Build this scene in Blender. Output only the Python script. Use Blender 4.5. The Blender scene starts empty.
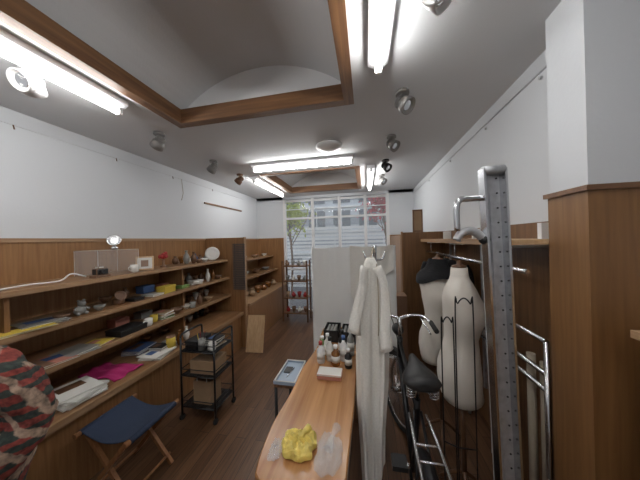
import bpy, bmesh, math, random
from mathutils import Vector, Matrix
random.seed(7)
sc = bpy.context.scene
F=230.0; PSI=math.atan(46/F); S=math.sin(PSI); C=math.cos(PSI); H=1.6
CEIL=2.6; XL=-2.49; XR=.98; YB=5.0; YN=-1.6
WZ=1.67
# ---------------------------------------------------------------- materials
def mat(name, col, rough=.6, metal=0, bump=0, noise=0, nscale=8, emit=None, estr=0, trans=0, alpha=1, coat=0):
    m=bpy.data.materials.new(name); m.use_nodes=True
    nt=m.node_tree; b=nt.nodes['Principled BSDF']
    b.inputs['Base Color'].default_value=(*col,1)
    b.inputs['Roughness'].default_value=rough; b.inputs['Metallic'].default_value=metal
    if trans: b.inputs['Transmission Weight'].default_value=trans
    if alpha<1: b.inputs['Alpha'].default_value=alpha
    if coat: b.inputs['Coat Weight'].default_value=coat
    if emit: b.inputs['Emission Color'].default_value=(*emit,1); b.inputs['Emission Strength'].default_value=estr
    if noise or bump:
        tc=nt.nodes.new('ShaderNodeTexCoord'); n=nt.nodes.new('ShaderNodeTexNoise')
        n.inputs['Scale'].default_value=nscale; n.inputs['Detail'].default_value=4
        nt.links.new(tc.outputs['Object'],n.inputs['Vector'])
        if noise:
            r=nt.nodes.new('ShaderNodeValToRGB')
            r.color_ramp.elements[0].position=.3; r.color_ramp.elements[1].position=.7
            r.color_ramp.elements[0].color=(*[c*(1-noise) for c in col],1)
            r.color_ramp.elements[1].color=(*[min(1,c*(1+noise)) for c in col],1)
            nt.links.new(n.outputs['Fac'],r.inputs['Fac']); nt.links.new(r.outputs['Color'],b.inputs['Base Color'])
        if bump:
            bp=nt.nodes.new('ShaderNodeBump'); bp.inputs['Strength'].default_value=bump; bp.inputs['Distance'].default_value=.01
            nt.links.new(n.outputs['Fac'],bp.inputs['Height']); nt.links.new(bp.outputs['Normal'],b.inputs['Normal'])
    return m
def wood(name,c1,c2,axis='Y',rough=.45,k=1.0):
    m=bpy.data.materials.new(name); m.use_nodes=True; nt=m.node_tree; b=nt.nodes['Principled BSDF']
    tc=nt.nodes.new('ShaderNodeTexCoord'); mp=nt.nodes.new('ShaderNodeMapping')
    sc_={'X':(1.2,22,22),'Y':(22,1.2,22),'Z':(22,22,1.2)}[axis]
    mp.inputs['Scale'].default_value=[v*k for v in sc_]
    n=nt.nodes.new('ShaderNodeTexNoise'); n.inputs['Scale'].default_value=2; n.inputs['Detail'].default_value=6; n.inputs['Distortion'].default_value=.4
    r=nt.nodes.new('ShaderNodeValToRGB'); r.color_ramp.elements[0].position=.3; r.color_ramp.elements[1].position=.72
    r.color_ramp.elements[0].color=(*c1,1); r.color_ramp.elements[1].color=(*c2,1)
    nt.links.new(tc.outputs['Object'],mp.inputs['Vector']); nt.links.new(mp.outputs['Vector'],n.inputs['Vector'])
    nt.links.new(n.outputs['Fac'],r.inputs['Fac']); nt.links.new(r.outputs['Color'],b.inputs['Base Color'])
    b.inputs['Roughness'].default_value=rough
    return m
def floor_mat():
    m=bpy.data.materials.new('floor_planks'); m.use_nodes=True; nt=m.node_tree; b=nt.nodes['Principled BSDF']
    tc=nt.nodes.new('ShaderNodeTexCoord'); mp=nt.nodes.new('ShaderNodeMapping'); mp.inputs['Rotation'].default_value=(0,0,math.pi/2)
    br=nt.nodes.new('ShaderNodeTexBrick'); br.inputs['Scale'].default_value=1
    br.inputs['Brick Width'].default_value=.9; br.inputs['Row Height'].default_value=.085; br.inputs['Mortar Size'].default_value=.002
    br.inputs['Color1'].default_value=(.085,.040,.019,1); br.inputs['Color2'].default_value=(.15,.076,.038,1); br.inputs['Mortar'].default_value=(.025,.013,.008,1)
    br.offset=.37
    n=nt.nodes.new('ShaderNodeTexNoise'); mp2=nt.nodes.new('ShaderNodeMapping'); mp2.inputs['Scale'].default_value=(40,2,1)
    n.inputs['Scale'].default_value=2; n.inputs['Detail'].default_value=5
    mx=nt.nodes.new('ShaderNodeMixRGB'); mx.blend_type='MULTIPLY'; mx.inputs['Fac'].default_value=.6
    nt.links.new(tc.outputs['Object'],mp.inputs['Vector']); nt.links.new(mp.outputs['Vector'],br.inputs['Vector'])
    nt.links.new(tc.outputs['Object'],mp2.inputs['Vector']); nt.links.new(mp2.outputs['Vector'],n.inputs['Vector'])
    r=nt.nodes.new('ShaderNodeValToRGB'); r.color_ramp.elements[0].position=.3; r.color_ramp.elements[0].color=(.4,.4,.4,1); r.color_ramp.elements[1].position=.65; r.color_ramp.elements[1].color=(1.4,1.4,1.4,1)
    nt.links.new(n.outputs['Fac'],r.inputs['Fac'])
    nt.links.new(br.outputs['Color'],mx.inputs['Color1']); nt.links.new(r.outputs['Color'],mx.inputs['Color2'])
    nt.links.new(mx.outputs['Color'],b.inputs['Base Color']); b.inputs['Roughness'].default_value=.36
    return m
def plaid_mat():
    """woven check pattern broken up by fuzzy noise"""
    m=bpy.data.materials.new('jacket_plaid'); m.use_nodes=True; nt=m.node_tree; b=nt.nodes['Principled BSDF']
    N=nt.nodes.new; LK=nt.links.new
    tc=N('ShaderNodeTexCoord'); ns=N('ShaderNodeTexNoise'); ns.inputs['Scale'].default_value=9; ns.inputs['Detail'].default_value=5
    LK(tc.outputs['Object'],ns.inputs['Vector'])
    ad=N('ShaderNodeVectorMath'); ad.operation='MULTIPLY_ADD'; ad.inputs[1].default_value=(.07,.07,.07); LK(ns.outputs['Color'],ad.inputs[0]); LK(tc.outputs['Object'],ad.inputs[2])
    def bands(rot,scale,lo,hi):
        w=N('ShaderNodeTexWave'); w.wave_type='BANDS'; w.bands_direction='Z' if rot else 'DIAGONAL'; w.inputs['Scale'].default_value=scale; w.inputs['Distortion'].default_value=.8
        LK(ad.outputs[0],w.inputs['Vector']); r=N('ShaderNodeMapRange'); r.inputs['From Min'].default_value=lo; r.inputs['From Max'].default_value=hi; LK(w.outputs['Fac'],r.inputs['Value']); return r.outputs['Result']
    base=N('ShaderNodeMixRGB'); base.inputs['Color1'].default_value=(.22,.045,.035,1); base.inputs['Color2'].default_value=(.035,.05,.045,1); LK(bands(True,6,.45,.6),base.inputs['Fac'])
    m2=N('ShaderNodeMixRGB'); m2.inputs['Color2'].default_value=(.33,.25,.19,1); LK(base.outputs['Color'],m2.inputs['Color1']); LK(bands(False,5,.7,.85),m2.inputs['Fac'])
    n2=N('ShaderNodeTexNoise'); n2.inputs['Scale'].default_value=45; n2.inputs['Detail'].default_value=6; LK(tc.outputs['Object'],n2.inputs['Vector'])
    r2=N('ShaderNodeValToRGB'); r2.color_ramp.elements[0].position=.3; r2.color_ramp.elements[0].color=(.4,.4,.4,1); r2.color_ramp.elements[1].position=.7; r2.color_ramp.elements[1].color=(1.5,1.4,1.35,1); LK(n2.outputs['Fac'],r2.inputs['Fac'])
    mx=N('ShaderNodeMixRGB'); mx.blend_type='MULTIPLY'; mx.inputs['Fac'].default_value=1; LK(m2.outputs['Color'],mx.inputs['Color1']); LK(r2.outputs['Color'],mx.inputs['Color2'])
    LK(mx.outputs['Color'],b.inputs['Base Color'])
    bp=N('ShaderNodeBump'); bp.inputs['Strength'].default_value=.7; LK(n2.outputs['Fac'],bp.inputs['Height']); LK(bp.outputs['Normal'],b.inputs['Normal'])
    b.inputs['Roughness'].default_value=.95
    return m
WHITE=mat('wall_paint',(.65,.67,.695),.85,bump=.08,nscale=60)
CEILM=mat('ceiling_paint',(.64,.65,.665),.9,bump=.1,nscale=80)
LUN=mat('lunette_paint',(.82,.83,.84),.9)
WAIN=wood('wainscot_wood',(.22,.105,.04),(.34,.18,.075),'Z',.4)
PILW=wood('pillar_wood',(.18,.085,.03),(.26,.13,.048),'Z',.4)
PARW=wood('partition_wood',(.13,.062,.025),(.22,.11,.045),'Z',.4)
WAINH=wood('shelf_wood',(.2,.1,.042),(.33,.18,.085),'Y',.4)
EDGE=wood('shelf_edge_wood',(.28,.16,.08),(.4,.25,.14),'Y',.4)
BEAM=wood('beam_wood',(.12,.056,.026),(.23,.115,.05),'Y',.45)
BEAMX=wood('beam_wood_x',(.12,.056,.026),(.23,.115,.05),'X',.45)
TABLE=wood('table_wood',(.3,.13,.05),(.52,.27,.11),'Y',.22,.5)
DARKW=wood('dark_wood',(.09,.045,.02),(.17,.08,.04),'Z',.4)
LIGHTW=wood('light_wood',(.5,.32,.17),(.64,.45,.26),'Z',.5)
FLOOR=floor_mat()
BLK=mat('black_metal',(.012,.012,.014),.35,.3); BLKP=mat('black_plastic',(.015,.015,.016),.45); RUB=mat('rubber',(.02,.02,.02),.8)
BLKC=mat('black_cloth',(.012,.012,.014),.95,bump=.4,nscale=90)
CHR=mat('chrome',(.62,.63,.65),.2,1); STEEL=mat('brushed_steel',(.52,.53,.55),.42,.6,noise=.15,nscale=30)
WP=mat('white_plastic',(.8,.8,.8),.4); FIX=mat('fixture_enamel',(.8,.8,.82),.4)
TUBE=mat('fluorescent_glow',(1,1,1),.4,emit=(1,.99,.965),estr=36)
CLOTH=mat('white_cloth',(.80,.78,.73),.95,bump=.25,nscale=120,noise=.06)
SCR=mat('screen_cloth',(.9,.9,.88),.95,bump=.3,nscale=14)
MANN=mat('mannequin_cloth',(.70,.66,.6),.8,noise=.04)
NAVY=mat('navy_canvas',(.022,.035,.07),.9,bump=.3,nscale=150)
STOOLW=wood('stool_wood',(.24,.1,.035),(.36,.17,.07),'Z',.45)
PAPER=mat('paper_white',(.7,.69,.65),.8); YEL=mat('yellow_paper',(.6,.44,.06),.7); KRAFT=mat('kraft_paper',(.36,.24,.14),.8,noise=.1)
PINK=mat('magenta_cloth',(.42,.02,.14),.8); RED=mat('red_paint',(.35,.02,.02),.5); GRN=mat('green_print',(.16,.27,.08),.6); BLU=mat('blue_print',(.06,.12,.28),.6)
SAL=mat('salmon_paper',(.48,.2,.15),.7); CER=mat('ceramic_white',(.72,.71,.67),.25,coat=.4); CERB=mat('ceramic_brown',(.2,.11,.065),.35); CERG=mat('ceramic_grey',(.25,.25,.235),.4)
GLASS=mat('clear_glass',(.9,.95,.95),.05,alpha=.14); ACR=mat('acrylic',(.9,.92,.92),.05,alpha=.07); PLAS=mat('clear_film',(.85,.87,.88),.12,alpha=.25,bump=.8,nscale=20)
YFILM=mat('yellow_film',(.78,.62,.16),.35,bump=.8,nscale=25,noise=.2)
TRAYB=mat('tray_bluegrey',(.3,.37,.46),.35); AMB=mat('amber_bottle',(.2,.08,.02),.2); BEI=mat('beige_pole',(.42,.36,.28),.5)
SKIN=mat('skin',(.6,.38,.27),.55); HAIR=mat('hair_black',(.02,.015,.012),.6); PANT=mat('trousers_dark',(.03,.035,.05),.9); JACK=plaid_mat()
# ---------------------------------------------------------------- builder
class B:
    def __init__(s): s.bm=bmesh.new(); s.ms=[]
    def mi(s,m):
        if m not in s.ms: s.ms.append(m)
        return s.ms.index(m)
    def poly(s,pts,m,smooth=False):
        f=s.bm.faces.new([s.bm.verts.new(p) for p in pts]); f.material_index=s.mi(m); f.smooth=smooth; return f
    def box(s,x0,x1,y0,y1,z0,z1,m,rot=0,piv=None,M=None,bev=0):
        vs=[Vector((x,y,z)) for x in(x0,x1) for y in(y0,y1) for z in(z0,z1)]
        if rot:
            c=Vector(piv) if piv else Vector(((x0+x1)/2,(y0+y1)/2,0)); R=Matrix.Rotation(rot,4,'Z')
            vs=[R@(v-c)+c for v in vs]
        if M: vs=[M@v for v in vs]
        v=[s.bm.verts.new(p) for p in vs]; k=s.mi(m); fs=[]
        for q in((0,1,3,2),(4,6,7,5),(0,4,5,1),(2,3,7,6),(0,2,6,4),(1,5,7,3)):
            f=s.bm.faces.new([v[i] for i in q]); f.material_index=k; fs.append(f)
        if bev:
            es=list({e for f in fs for e in f.edges}); bmesh.ops.bevel(s.bm,geom=es,offset=bev,segments=2,affect='EDGES',profile=.5)
        return s
    def loft(s,rings,m,cap=True,closed=True,smooth=True):
        k=s.mi(m); R=[[s.bm.verts.new(p) for p in r] for r in rings]; n=len(R[0])
        for a,b in zip(R,R[1:]):
            for i in range(n if closed else n-1):
                j=(i+1)%n
                try:
                    f=s.bm.faces.new((a[i],a[j],b[j],b[i])); f.material_index=k; f.smooth=smooth
                except ValueError: pass
        if cap and closed:
            for r,rr in((R[0],rings[0]),(R[-1],rings[-1])):
                try:
                    f=s.bm.faces.new(r); f.material_index=k
                except ValueError: pass
        return s
    def ring(s,c,d,r,n,up=None):
        d=Vector(d).normalized(); u=up if up else (Vector((0,0,1)) if abs(d.z)<.9 else Vector((1,0,0)))
        a=d.cross(u).normalized(); b=a.cross(d).normalized()
        return [Vector(c)+r*(math.cos(t)*a+math.sin(t)*b) for t in[2*math.pi*i/n for i in range(n)]]
    def cyl(s,p0,p1,r,m,r1=None,n=14):
        p0=Vector(p0);p1=Vector(p1);d=p1-p0
        return s.loft([s.ring(p0,d,r,n),s.ring(p1,d,r if r1 is None else r1,n)],m)
    def prof(s,c,d,pr,m,n=20,cap=True):
        """lathe: pr=[(dist,r)] along direction d"""
        c=Vector(c);d=Vector(d).normalized()
        return s.loft([s.ring(c+d*t,d,max(r,.0005),n) for t,r in pr],m,cap)
    def tube(s,pts,r,m,n=8,smooth=0,closed=False):
        P=[Vector(p) for p in pts]
        if smooth:
            Q=[]; N=len(P)
            for i in range(N if closed else N-1):
                p0=P[i-1] if (i>0 or closed) else P[0]; p1=P[i]; p2=P[(i+1)%N]; p3=P[(i+2)%N] if (closed or i+2<N) else P[-1]
                for k in range(smooth):
                    t=k/smooth
                    Q.append(.5*((2*p1)+(p2-p0)*t+(2*p0-5*p1+4*p2-p3)*t*t+(3*p1-p0-3*p2+p3)*t**3))
            if not closed: Q.append(P[-1])
            P=Q
        if closed: P=P+[P[0]]
        up=None; rings=[]
        for i,p in enumerate(P):
            if closed and i in(0,len(P)-1): d=P[1]-P[-2]
            else: d=(P[min(i+1,len(P)-1)]-P[max(i-1,0)])
            d.normalize()
            if up is None: a=d.orthogonal().normalized()
            else: a=(up-d*up.dot(d)).normalized()
            up=a; b=d.cross(a)
            rr=r[i] if isinstance(r,list) else r
            rings.append([p+rr*(math.cos(t)*a+math.sin(t)*b) for t in[2*math.pi*k/n for k in range(n)]])
        return s.loft(rings,m,not closed)
    def sph(s,c,r,m,sx=1,sy=1,sz=1,n=16):
        k=s.mi(m); res=bmesh.ops.create_uvsphere(s.bm,u_segments=n,v_segments=max(8,n//2),radius=r,matrix=Matrix.Translation(c)@Matrix.Diagonal((sx,sy,sz,1)))
        for f in {f for v in res['verts'] for f in v.link_faces}: f.material_index=k; f.smooth=True
        return s
    def grid(s,fn,nu,nv,m):
        k=s.mi(m); V=[[s.bm.verts.new(fn(i/nu,j/nv)) for j in range(nv+1)] for i in range(nu+1)]
        for i in range(nu):
            for j in range(nv):
                f=s.bm.faces.new((V[i][j],V[i+1][j],V[i+1][j+1],V[i][j+1])); f.material_index=k; f.smooth=True
        return s
    def done(s,name,solid=0,recalc=True):
        if recalc: bmesh.ops.recalc_face_normals(s.bm,faces=s.bm.faces[:])
        xs=[v.co for v in s.bm.verts]
        lo=Vector((min(p.x for p in xs),min(p.y for p in xs),min(p.z for p in xs))); hi=Vector((max(p.x for p in xs),max(p.y for p in xs),max(p.z for p in xs)))
        o=Vector(((lo.x+hi.x)/2,(lo.y+hi.y)/2,lo.z))
        for v in s.bm.verts: v.co-=o
        me=bpy.data.meshes.new(name); s.bm.to_mesh(me); s.bm.free()
        for m in s.ms: me.materials.append(m)
        ob=bpy.data.objects.new(name,me); ob.location=o; sc.collection.objects.link(ob)
        if solid:
            md=ob.modifiers.new('s','SOLIDIFY'); md.thickness=solid
        return ob
def yat(u,X):
    d=F*X/(C*(u-366)); return (d+S*X)/C
# ---------------------------------------------------------------- shell
B().box(-2.6,2.3,YN-.1,YB+.12,-.1,0,FLOOR).done('floor')
B().box(XL-.1,XL,YN,YB+.1,WZ,3.1,WHITE).box(XL-.1,XL,YN,YB+.1,0,WZ,WAIN).box(XL,XL+.012,YN,YB,WZ-.03,WZ,EDGE).done('wall_left')
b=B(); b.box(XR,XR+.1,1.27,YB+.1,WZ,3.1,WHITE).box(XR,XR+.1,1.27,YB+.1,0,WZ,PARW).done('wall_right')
b=B(); b.box(2.2,2.3,YN,1.08,0,3.1,WHITE).done('wall_right_near')
B().box(-2.6,2.3,YN-.1,YN,0,3.1,WHITE).done('wall_rear')
b=B(); b.box(.85,2.3,1.08,1.27,1.78,3.1,WHITE).box(.845,2.3,1.075,1.275,0,1.765,PILW).done('wall_stub')
B().box(.832,2.2,1.062,1.285,1.765,1.785,BEAMX).done('trim_pillar_cap')
b=B()
for x0,x1 in((XL,-1.85),(.49,XR)):
    b.box(x0,x1,YB,YB+.1,WZ,2.6,WHITE).box(x0,x1,YB,YB+.1,0,WZ,WAIN)
b.box(XL,XR,YB,YB+.1,2.54,3.1,WHITE)
b.done('wall_back')
# ceiling with two vaulted wells
RX0,RX1=-1.53,-.06; wells=[(-1.3,1.70),(3.2,4.6)]
b=B()
def cp(x0,x1,y0,y1): b.box(x0,x1,y0,y1,CEIL,CEIL+.03,CEILM)
cp(XL,RX0,YN,YB); cp(RX1,2.2,YN,YB)
cp(RX0,RX1,YN,wells[0][0]); cp(RX0,RX1,wells[0][1],wells[1][0]); cp(RX0,RX1,wells[1][1],YB)
SPR=2.69; SAG=.29
for y0,y1 in wells:
    ch=(RX1-RX0)/2; R=(ch*ch+SAG*SAG)/(2*SAG); cx=(RX0+RX1)/2; cz=SPR+SAG-R; a=math.asin(ch/R); N=28
    arc=[(cx+R*math.sin(-a+2*a*i/N),cz+R*math.cos(-a+2*a*i/N)) for i in range(N+1)]
    for (xa,za),(xb,zb) in zip(arc,arc[1:]): b.poly([(xa,y0,za),(xb,y0,zb),(xb,y1,zb),(xa,y1,za)],CEILM,True)
    for y in(y0,y1):
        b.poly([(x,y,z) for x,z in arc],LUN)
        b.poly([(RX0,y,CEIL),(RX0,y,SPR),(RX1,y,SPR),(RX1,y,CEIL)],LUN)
    for x in(RX0,RX1): b.poly([(x,y0,CEIL),(x,y1,CEIL),(x,y1,SPR),(x,y0,SPR)],CEILM)
b.done('ceiling',recalc=False)
B().box(-2.6,2.3,YN-.1,YB+.1,3.1,3.15,CEILM).done('roof_slab')
for k,(y0,y1) in enumerate(wells):
    b=B(); t=.07; z0=2.585; z1=2.7
    b.box(RX0,RX0+t,y0,y1,z0,z1,BEAM).box(RX1-t,RX1,y0,y1,z0,z1,BEAM)
    b.box(RX0+t,RX1-t,y1-t,y1,z0,z1,BEAMX).box(RX0+t,RX1-t,y0,y0+t,z0,z1,BEAMX).done('trim_%d'%(k+1))
b=B().box(XR-.006,XR,1.3,YB,2.5,2.508,STEEL)
for y in(1.5,2.1,2.9,3.8): b.cyl((XR-.001,y,2.47),(XR-.012,y,2.47),.01,STEEL)
b.done('trim_rail_right')
b=B().box(XL,XL+.006,.2,4.4,2.49,2.495,CEILM)
for y in(1.2,1.9,2.6,3.4): b.tube([(XL+.01,y,2.49),(XL+.012,y+.005,2.46)],.004,DARKW)
b.tube([(XL+.01,2.75,2.49),(XL+.012,2.77,2.3),(XL+.012,2.74,2.2)],.003,BEI); b.done('trim_rail_left')
b=B(); b.box(XL,XL+.02,3.2,4.3,2.22,2.245,BEAM).done('trim_batten_left')
# storefront window
b=B(); xs=[-1.85,-1.16,-.555,0.0,.49]
for i,x in enumerate(xs): b.box(x-.03+(.03 if i==0 else 0)-(.03 if i==4 else 0),x+.03+(.03 if i==0 else 0)-(.03 if i==4 else 0),YB+.01,YB+.08,0,2.54,WP)
for z in(.02,.95,2.1,2.5):
    b.box(xs[0],xs[-1],YB+.03,YB+.07,z-.02,z+.025,WP)
b.box(xs[0],xs[-1],YB+.035,YB+.065,2.3,2.315,WP)
b.box(xs[0],xs[-1],YB+.048,YB+.052,.02,2.5,GLASS); b.done('window_1')
# outside
CON=mat('facade_render',(.6,.63,.67),.9,noise=.08,nscale=2); CON2=mat('facade_panel',(.33,.36,.4),.9,noise=.12,nscale=3); DGL=mat('dark_glazing',(.1,.12,.15),.15); ASP=mat('asphalt',(.2,.2,.21),.9,noise=.15)
B().box(-9,8,YB+.15,12,-.12,-.05,ASP).done('street')
b=B(); b.box(-8,7,9.5,9.7,-.05,6,CON)
for z in(1.0,1.9,2.9,3.9):
    b.box(-8,7,9.4,9.5,z,z+.08,WP); b.box(-8,7,9.46,9.5,z+.3,z+.6,CON2)
for i in range(14):
    x=-7.6+i*1.05; b.box(x,x+.7,9.43,9.5,2.05,2.8,DGL); b.box(x,x+.7,9.43,9.5,.3,.9,DGL); b.box(x,x+.7,9.43,9.5,3.1,3.8,DGL)
    b.box(x+.33,x+.36,9.42,9.43,2.05,2.8,WP); b.box(x-.04,x+.74,9.41,9.5,2.02,2.06,WP)
b.done('building_facade')
b=B()
for i in range(6): b.box(-4+i*1.5,-3.95+i*1.5,7.22,7.27,-.05,2.05,CON)
for i in range(17): b.box(-4,3.7,7.19,7.22,.1+i*.115,.17+i*.115,WP)
b.done('slatted_fence')
def tree(name,x,y,h,col,n,R):
    L=mat(name+'_leaves',col,.7,noise=.4,nscale=5); b=B(); b.tube([(x,y,-.05),(x+.05,y,h*.5),(x-.05,y,h)],.03,DARKW,smooth=4)
    for i in range(6):
        a=i*1.05; b.cyl((x,y,h*.6+i*.1),(x+math.cos(a)*R*.8,y+math.sin(a)*R*.5,h+random.uniform(-.2,.3)),.012,DARKW)
    for i in range(n):
        v=Vector((random.gauss(0,.4),random.gauss(0,.35),random.gauss(0,.32)))*R+Vector((x,y,h))
        R3=Matrix.Rotation(random.random()*6,3,Vector((random.random(),random.random(),random.random()+.1)).normalized()); s=.07
        b.poly([v+R3@Vector(p) for p in((-s,0,0),(-.3*s,-.45*s,0),(s,0,0),(-.3*s,.45*s,0))],L)
    b.done(name)
tree('maple_tree',.5,6.3,2.5,(.5,.02,.05),600,.6)
tree('ginkgo_tree',-2.1,6.2,2.3,(.4,.48,.05),800,.62)
# ---------------------------------------------------------------- ceiling lights
def fluoro(x0,y0,x1,y1):
    b=B(); d=Vector((x1-x0,y1-y0,0)); L=d.length; ang=math.atan2(d.y,d.x)
    M=Matrix.Translation((x0,y0,0))@Matrix.Rotation(ang,4,'Z')
    def P(x,y,z): return M@Vector((x,y,z))
    b.box(0,L,-.055,.055,CEIL-.03,CEIL-.0005,FIX,M=M)
    pr=[(-.055,CEIL-.03),(-.02,CEIL-.05),(.02,CEIL-.05),(.055,CEIL-.03)]
    b.loft([[P(0,y,z) for y,z in pr],[P(L,y,z) for y,z in pr]],FIX,smooth=False)
    for x in(.012,L-.032): b.box(x,x+.02,-.018,.018,CEIL-.095,CEIL-.048,WP,M=M)
    b.cyl(P(.03,0,CEIL-.075),P(L-.03,0,CEIL-.075),.018,TUBE,n=12)
    b.done('fluorescent_light')
fluoro(-1.66,.05,-1.66,1.32); fluoro(.09,.1,.09,1.33); fluoro(-1.43,2.78,-.12,2.78); fluoro(-1.66,3.25,-1.66,4.5); fluoro(.09,3.2,.09,4.45)
fluoro(-1.66,-1.4,-1.66,-.15); fluoro(.09,-1.4,.09,-.15)  # unseen pair behind the camera, added as fill light for the near surfaces
def spot(x,y,dx,dy,m,two=False):
    b=B(); b.cyl((x,y,CEIL-.02),(x,y,CEIL-.0005),.045,m); b.cyl((x,y,CEIL-.07),(x,y,CEIL-.02),.01,m)
    dirs=[(dx,dy,-.55)]+([(-dx*.3,-.9,-.5)] if two else [])
    for q in dirs:
        d=Vector(q).normalized(); c=Vector((x,y,CEIL-.08))
        b.prof(c-d*.055,d,[(0,.02),(.01,.032),(.05,.036),(.06,.05),(.115,.056),(.115,.047),(.095,.04)],m)
        b.prof(c-d*.055,d,[(.09,.042),(.1,.03)],CHR)
        for t in(.02,.03,.04): b.prof(c-d*.055,d,[(t,.041),(t+.003,.041)],m)
        b.sph(c,.02,m)
    b.done('ceiling_spotlight')
GR=mat('spot_grey',(.27,.26,.25),.4,.3)
spot(-1.8,.94,-.6,.5,WP,True); spot(-1.8,1.75,-.7,.2,GR); spot(-1.8,2.5,-.7,.2,GR); spot(-1.8,3.1,-.7,.1,DARKW)
spot(.27,.93,.5,-.2,WP,True); spot(.27,1.66,.5,-.4,GR); spot(.27,2.35,.5,-.4,GR); spot(.27,3.05,.5,-.4,BLK); spot(.27,3.75,.5,-.4,GR)
B().prof((-.36,2.42,CEIL-.0005),(0,0,-1),[(0,.14),(.015,.14),(.03,.12),(.05,.06),(.055,.03)],WP,28).done('smoke_detector')
# ---------------------------------------------------------------- left shelving
SH=[(1.34,-2.10),(1.07,-2.08),(.807,-2.05)]; YS0,YS1=-1.2,3.2
b=B()
for z,x in SH: b.box(XL+.001,x-.02,YS0,YS1,z-.03,z,WAINH); b.box(x-.02,x,YS0,YS1,z-.034,z+.0005,EDGE)
b.box(XL+.001,-1.87,YS0,YS1,.50,.54,WAINH).box(-1.87,-1.85,YS0,YS1,.495,.5405,EDGE)
b.box(XL+.001,-1.9,YS0,YS1,.0,.5,WAIN)
for y in(-.2,1.0,2.38): b.box(XL+.001,-2.16,y-.012,y+.012,.54,1.34,WAIN)
b.done('display_shelving')
B().box(XL+.001,-1.83,3.2,3.24,0,WZ,WAIN).box(-1.83,-1.81,3.195,3.245,0,WZ+.005,EDGE).done('partition_left')
b=B()
for z,x in((1.28,-2.1),(.98,-2.0)): b.box(XL+.001,x,3.245,YB-.001,z-.03,z,WAINH)
b.box(XL+.001,-1.78,3.245,YB-.001,0,.62,WAIN).box(XL+.001,-1.76,3.245,YB-.001,.62,.65,EDGE).done('display_cabinet')
BLI=mat('blind_slats',(.12,.09,.075),.7)
b=B(); 
for i in range(26): b.box(-2.0,-1.80,3.175,3.188,.88+i*.027,.9+i*.027,BLI)
b.box(-1.98,-1.97,3.188,3.199,.88,1.58,BLK).box(-1.83,-1.82,3.188,3.199,.88,1.58,BLK).done('bamboo_blind')
b=B(); M=Matrix.Translation((-1.62,3.05,0))@Matrix.Rotation(math.radians(4),4,'Z')@Matrix.Rotation(math.radians(-14),4,'X')
b.box(-.13,.13,0,.012,0.005,.52,LIGHTW,M=M,bev=.002); b.done('plywood_board')
# small items
def books(x,y,z,n,w,l,cols,name='book_stack',t=.015):
    b=B(); zz=z+.001
    for i in range(n):
        tt=t*random.uniform(.7,1.4); c=cols[(i+n)%len(cols)] if i==n-1 else random.choice(cols)
        r=random.uniform(-.3,.3); dx=random.uniform(-.015,.015)
        b.box(x-w/2+dx,x+w/2+dx,y-l/2,y+l/2,zz,zz+tt*.12,c,rot=r); b.box(x-w/2+dx+.002,x+w/2+dx-.002,y-l/2+.002,y+l/2-.002,zz+tt*.12,zz+tt*.88,PAPER,rot=r); b.box(x-w/2+dx,x+w/2+dx,y-l/2,y+l/2,zz+tt*.88,zz+tt,c,rot=r)
        if i==n-1:
            c2=random.choice([CERG,BLU,KRAFT,DARKW,SAL]); zt=zz+tt
            if c is not c2: b.box(x-w/2+dx+w*.15,x-w/2+dx+w*.5,y-l*.3,y+l*.3,zt,zt+.0006,c2,rot=r,piv=(x+dx,y,0))
        zz+=tt
    b.done(name)
def vase(x,y,z,h,r,m,name='ceramic_vase'):
    B().prof((x,y,z+.001),(0,0,1),[(0,r*.5),(.02*h,r*.6),(.35*h,r),(.6*h,r*.85),(.8*h,r*.35),(.95*h,r*.4),(h,r*.5),(h*.97,r*.35)],m,20).done(name)
def bowl(x,y,z,h,r,m,name='ceramic_bowl'):
    B().prof((x,y,z+.001),(0,0,1),[(0,r*.45),(.12*h,r*.42),(.2*h,r*.55),(.6*h,r*.85),(h,r),(h*.97,r*.93),(.6*h,r*.75),(.25*h,r*.3)],m,22).done(name)
def cup(x,y,z,m,name='ceramic_cup',r=.035,h=.07):
    b=B(); b.prof((x,y,z+.001),(0,0,1),[(0,r*.8),(.1*h,r*.9),(h,r),(h,r*.9),(.15*h,r*.75)],m,18)
    b.tube([(x,y-r*.9,z+h*.8),(x,y-r*1.6,z+h*.7),(x,y-r*1.5,z+h*.35),(x,y-r*.85,z+h*.2)],.004,m,smooth=4); b.done(name)
def cbox(x,y,z,w,l,h,m,name='cardboard_box',rot=0,lid=None):
    b=B(); b.box(x-w/2,x+w/2,y-l/2,y+l/2,z+.001,z+h*.8,m,rot=rot,bev=.002); b.box(x-w/2-.003,x+w/2+.003,y-l/2-.003,y+l/2+.003,z+h*.7,z+h,lid or m,rot=rot,bev=.002); b.done(name)
Z1,Z2,Z3,Z4=1.34,1.07,.807,.54
b=B(); b.tube([(-2.3,.6,Z1+.005),(-2.2,.9,Z1+.005),(-2.28,1.15,Z1+.005),(-2.25,1.3,Z1+.005),(-2.33,1.42,Z1+.04),(-2.3,1.5,Z1+.005)],.006,WP,smooth=8); b.done('power_cable')
b=B(); x0,x1,y0,y1,z0,z1=-2.46,-2.2,yat(88,-2.3),yat(130,-2.3),Z1+.001,Z1+.22; t=.004
b.box(x0,x1,y0,y0+t,z0,z1,ACR).box(x0,x1,y1-t,y1,z0,z1,ACR).box(x0,x0+t,y0,y1,z0,z1,ACR).box(x1-t,x1,y0,y1,z0,z1,ACR).box(x0,x1,y0,y1,z1-t,z1,ACR)
for xx in(x0,x1-.002):
    for yy_ in(y0,y1-.002): b.box(xx,xx+.002,yy_,yy_+.002,z0,z1,PAPER)
for yy_ in(y0,y1-.002): b.box(x0,x1,yy_,yy_+.002,z1-.002,z1,PAPER)
for xx in(x0,x1-.002): b.box(xx,xx+.002,y0,y1,z1-.002,z1,PAPER)
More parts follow.
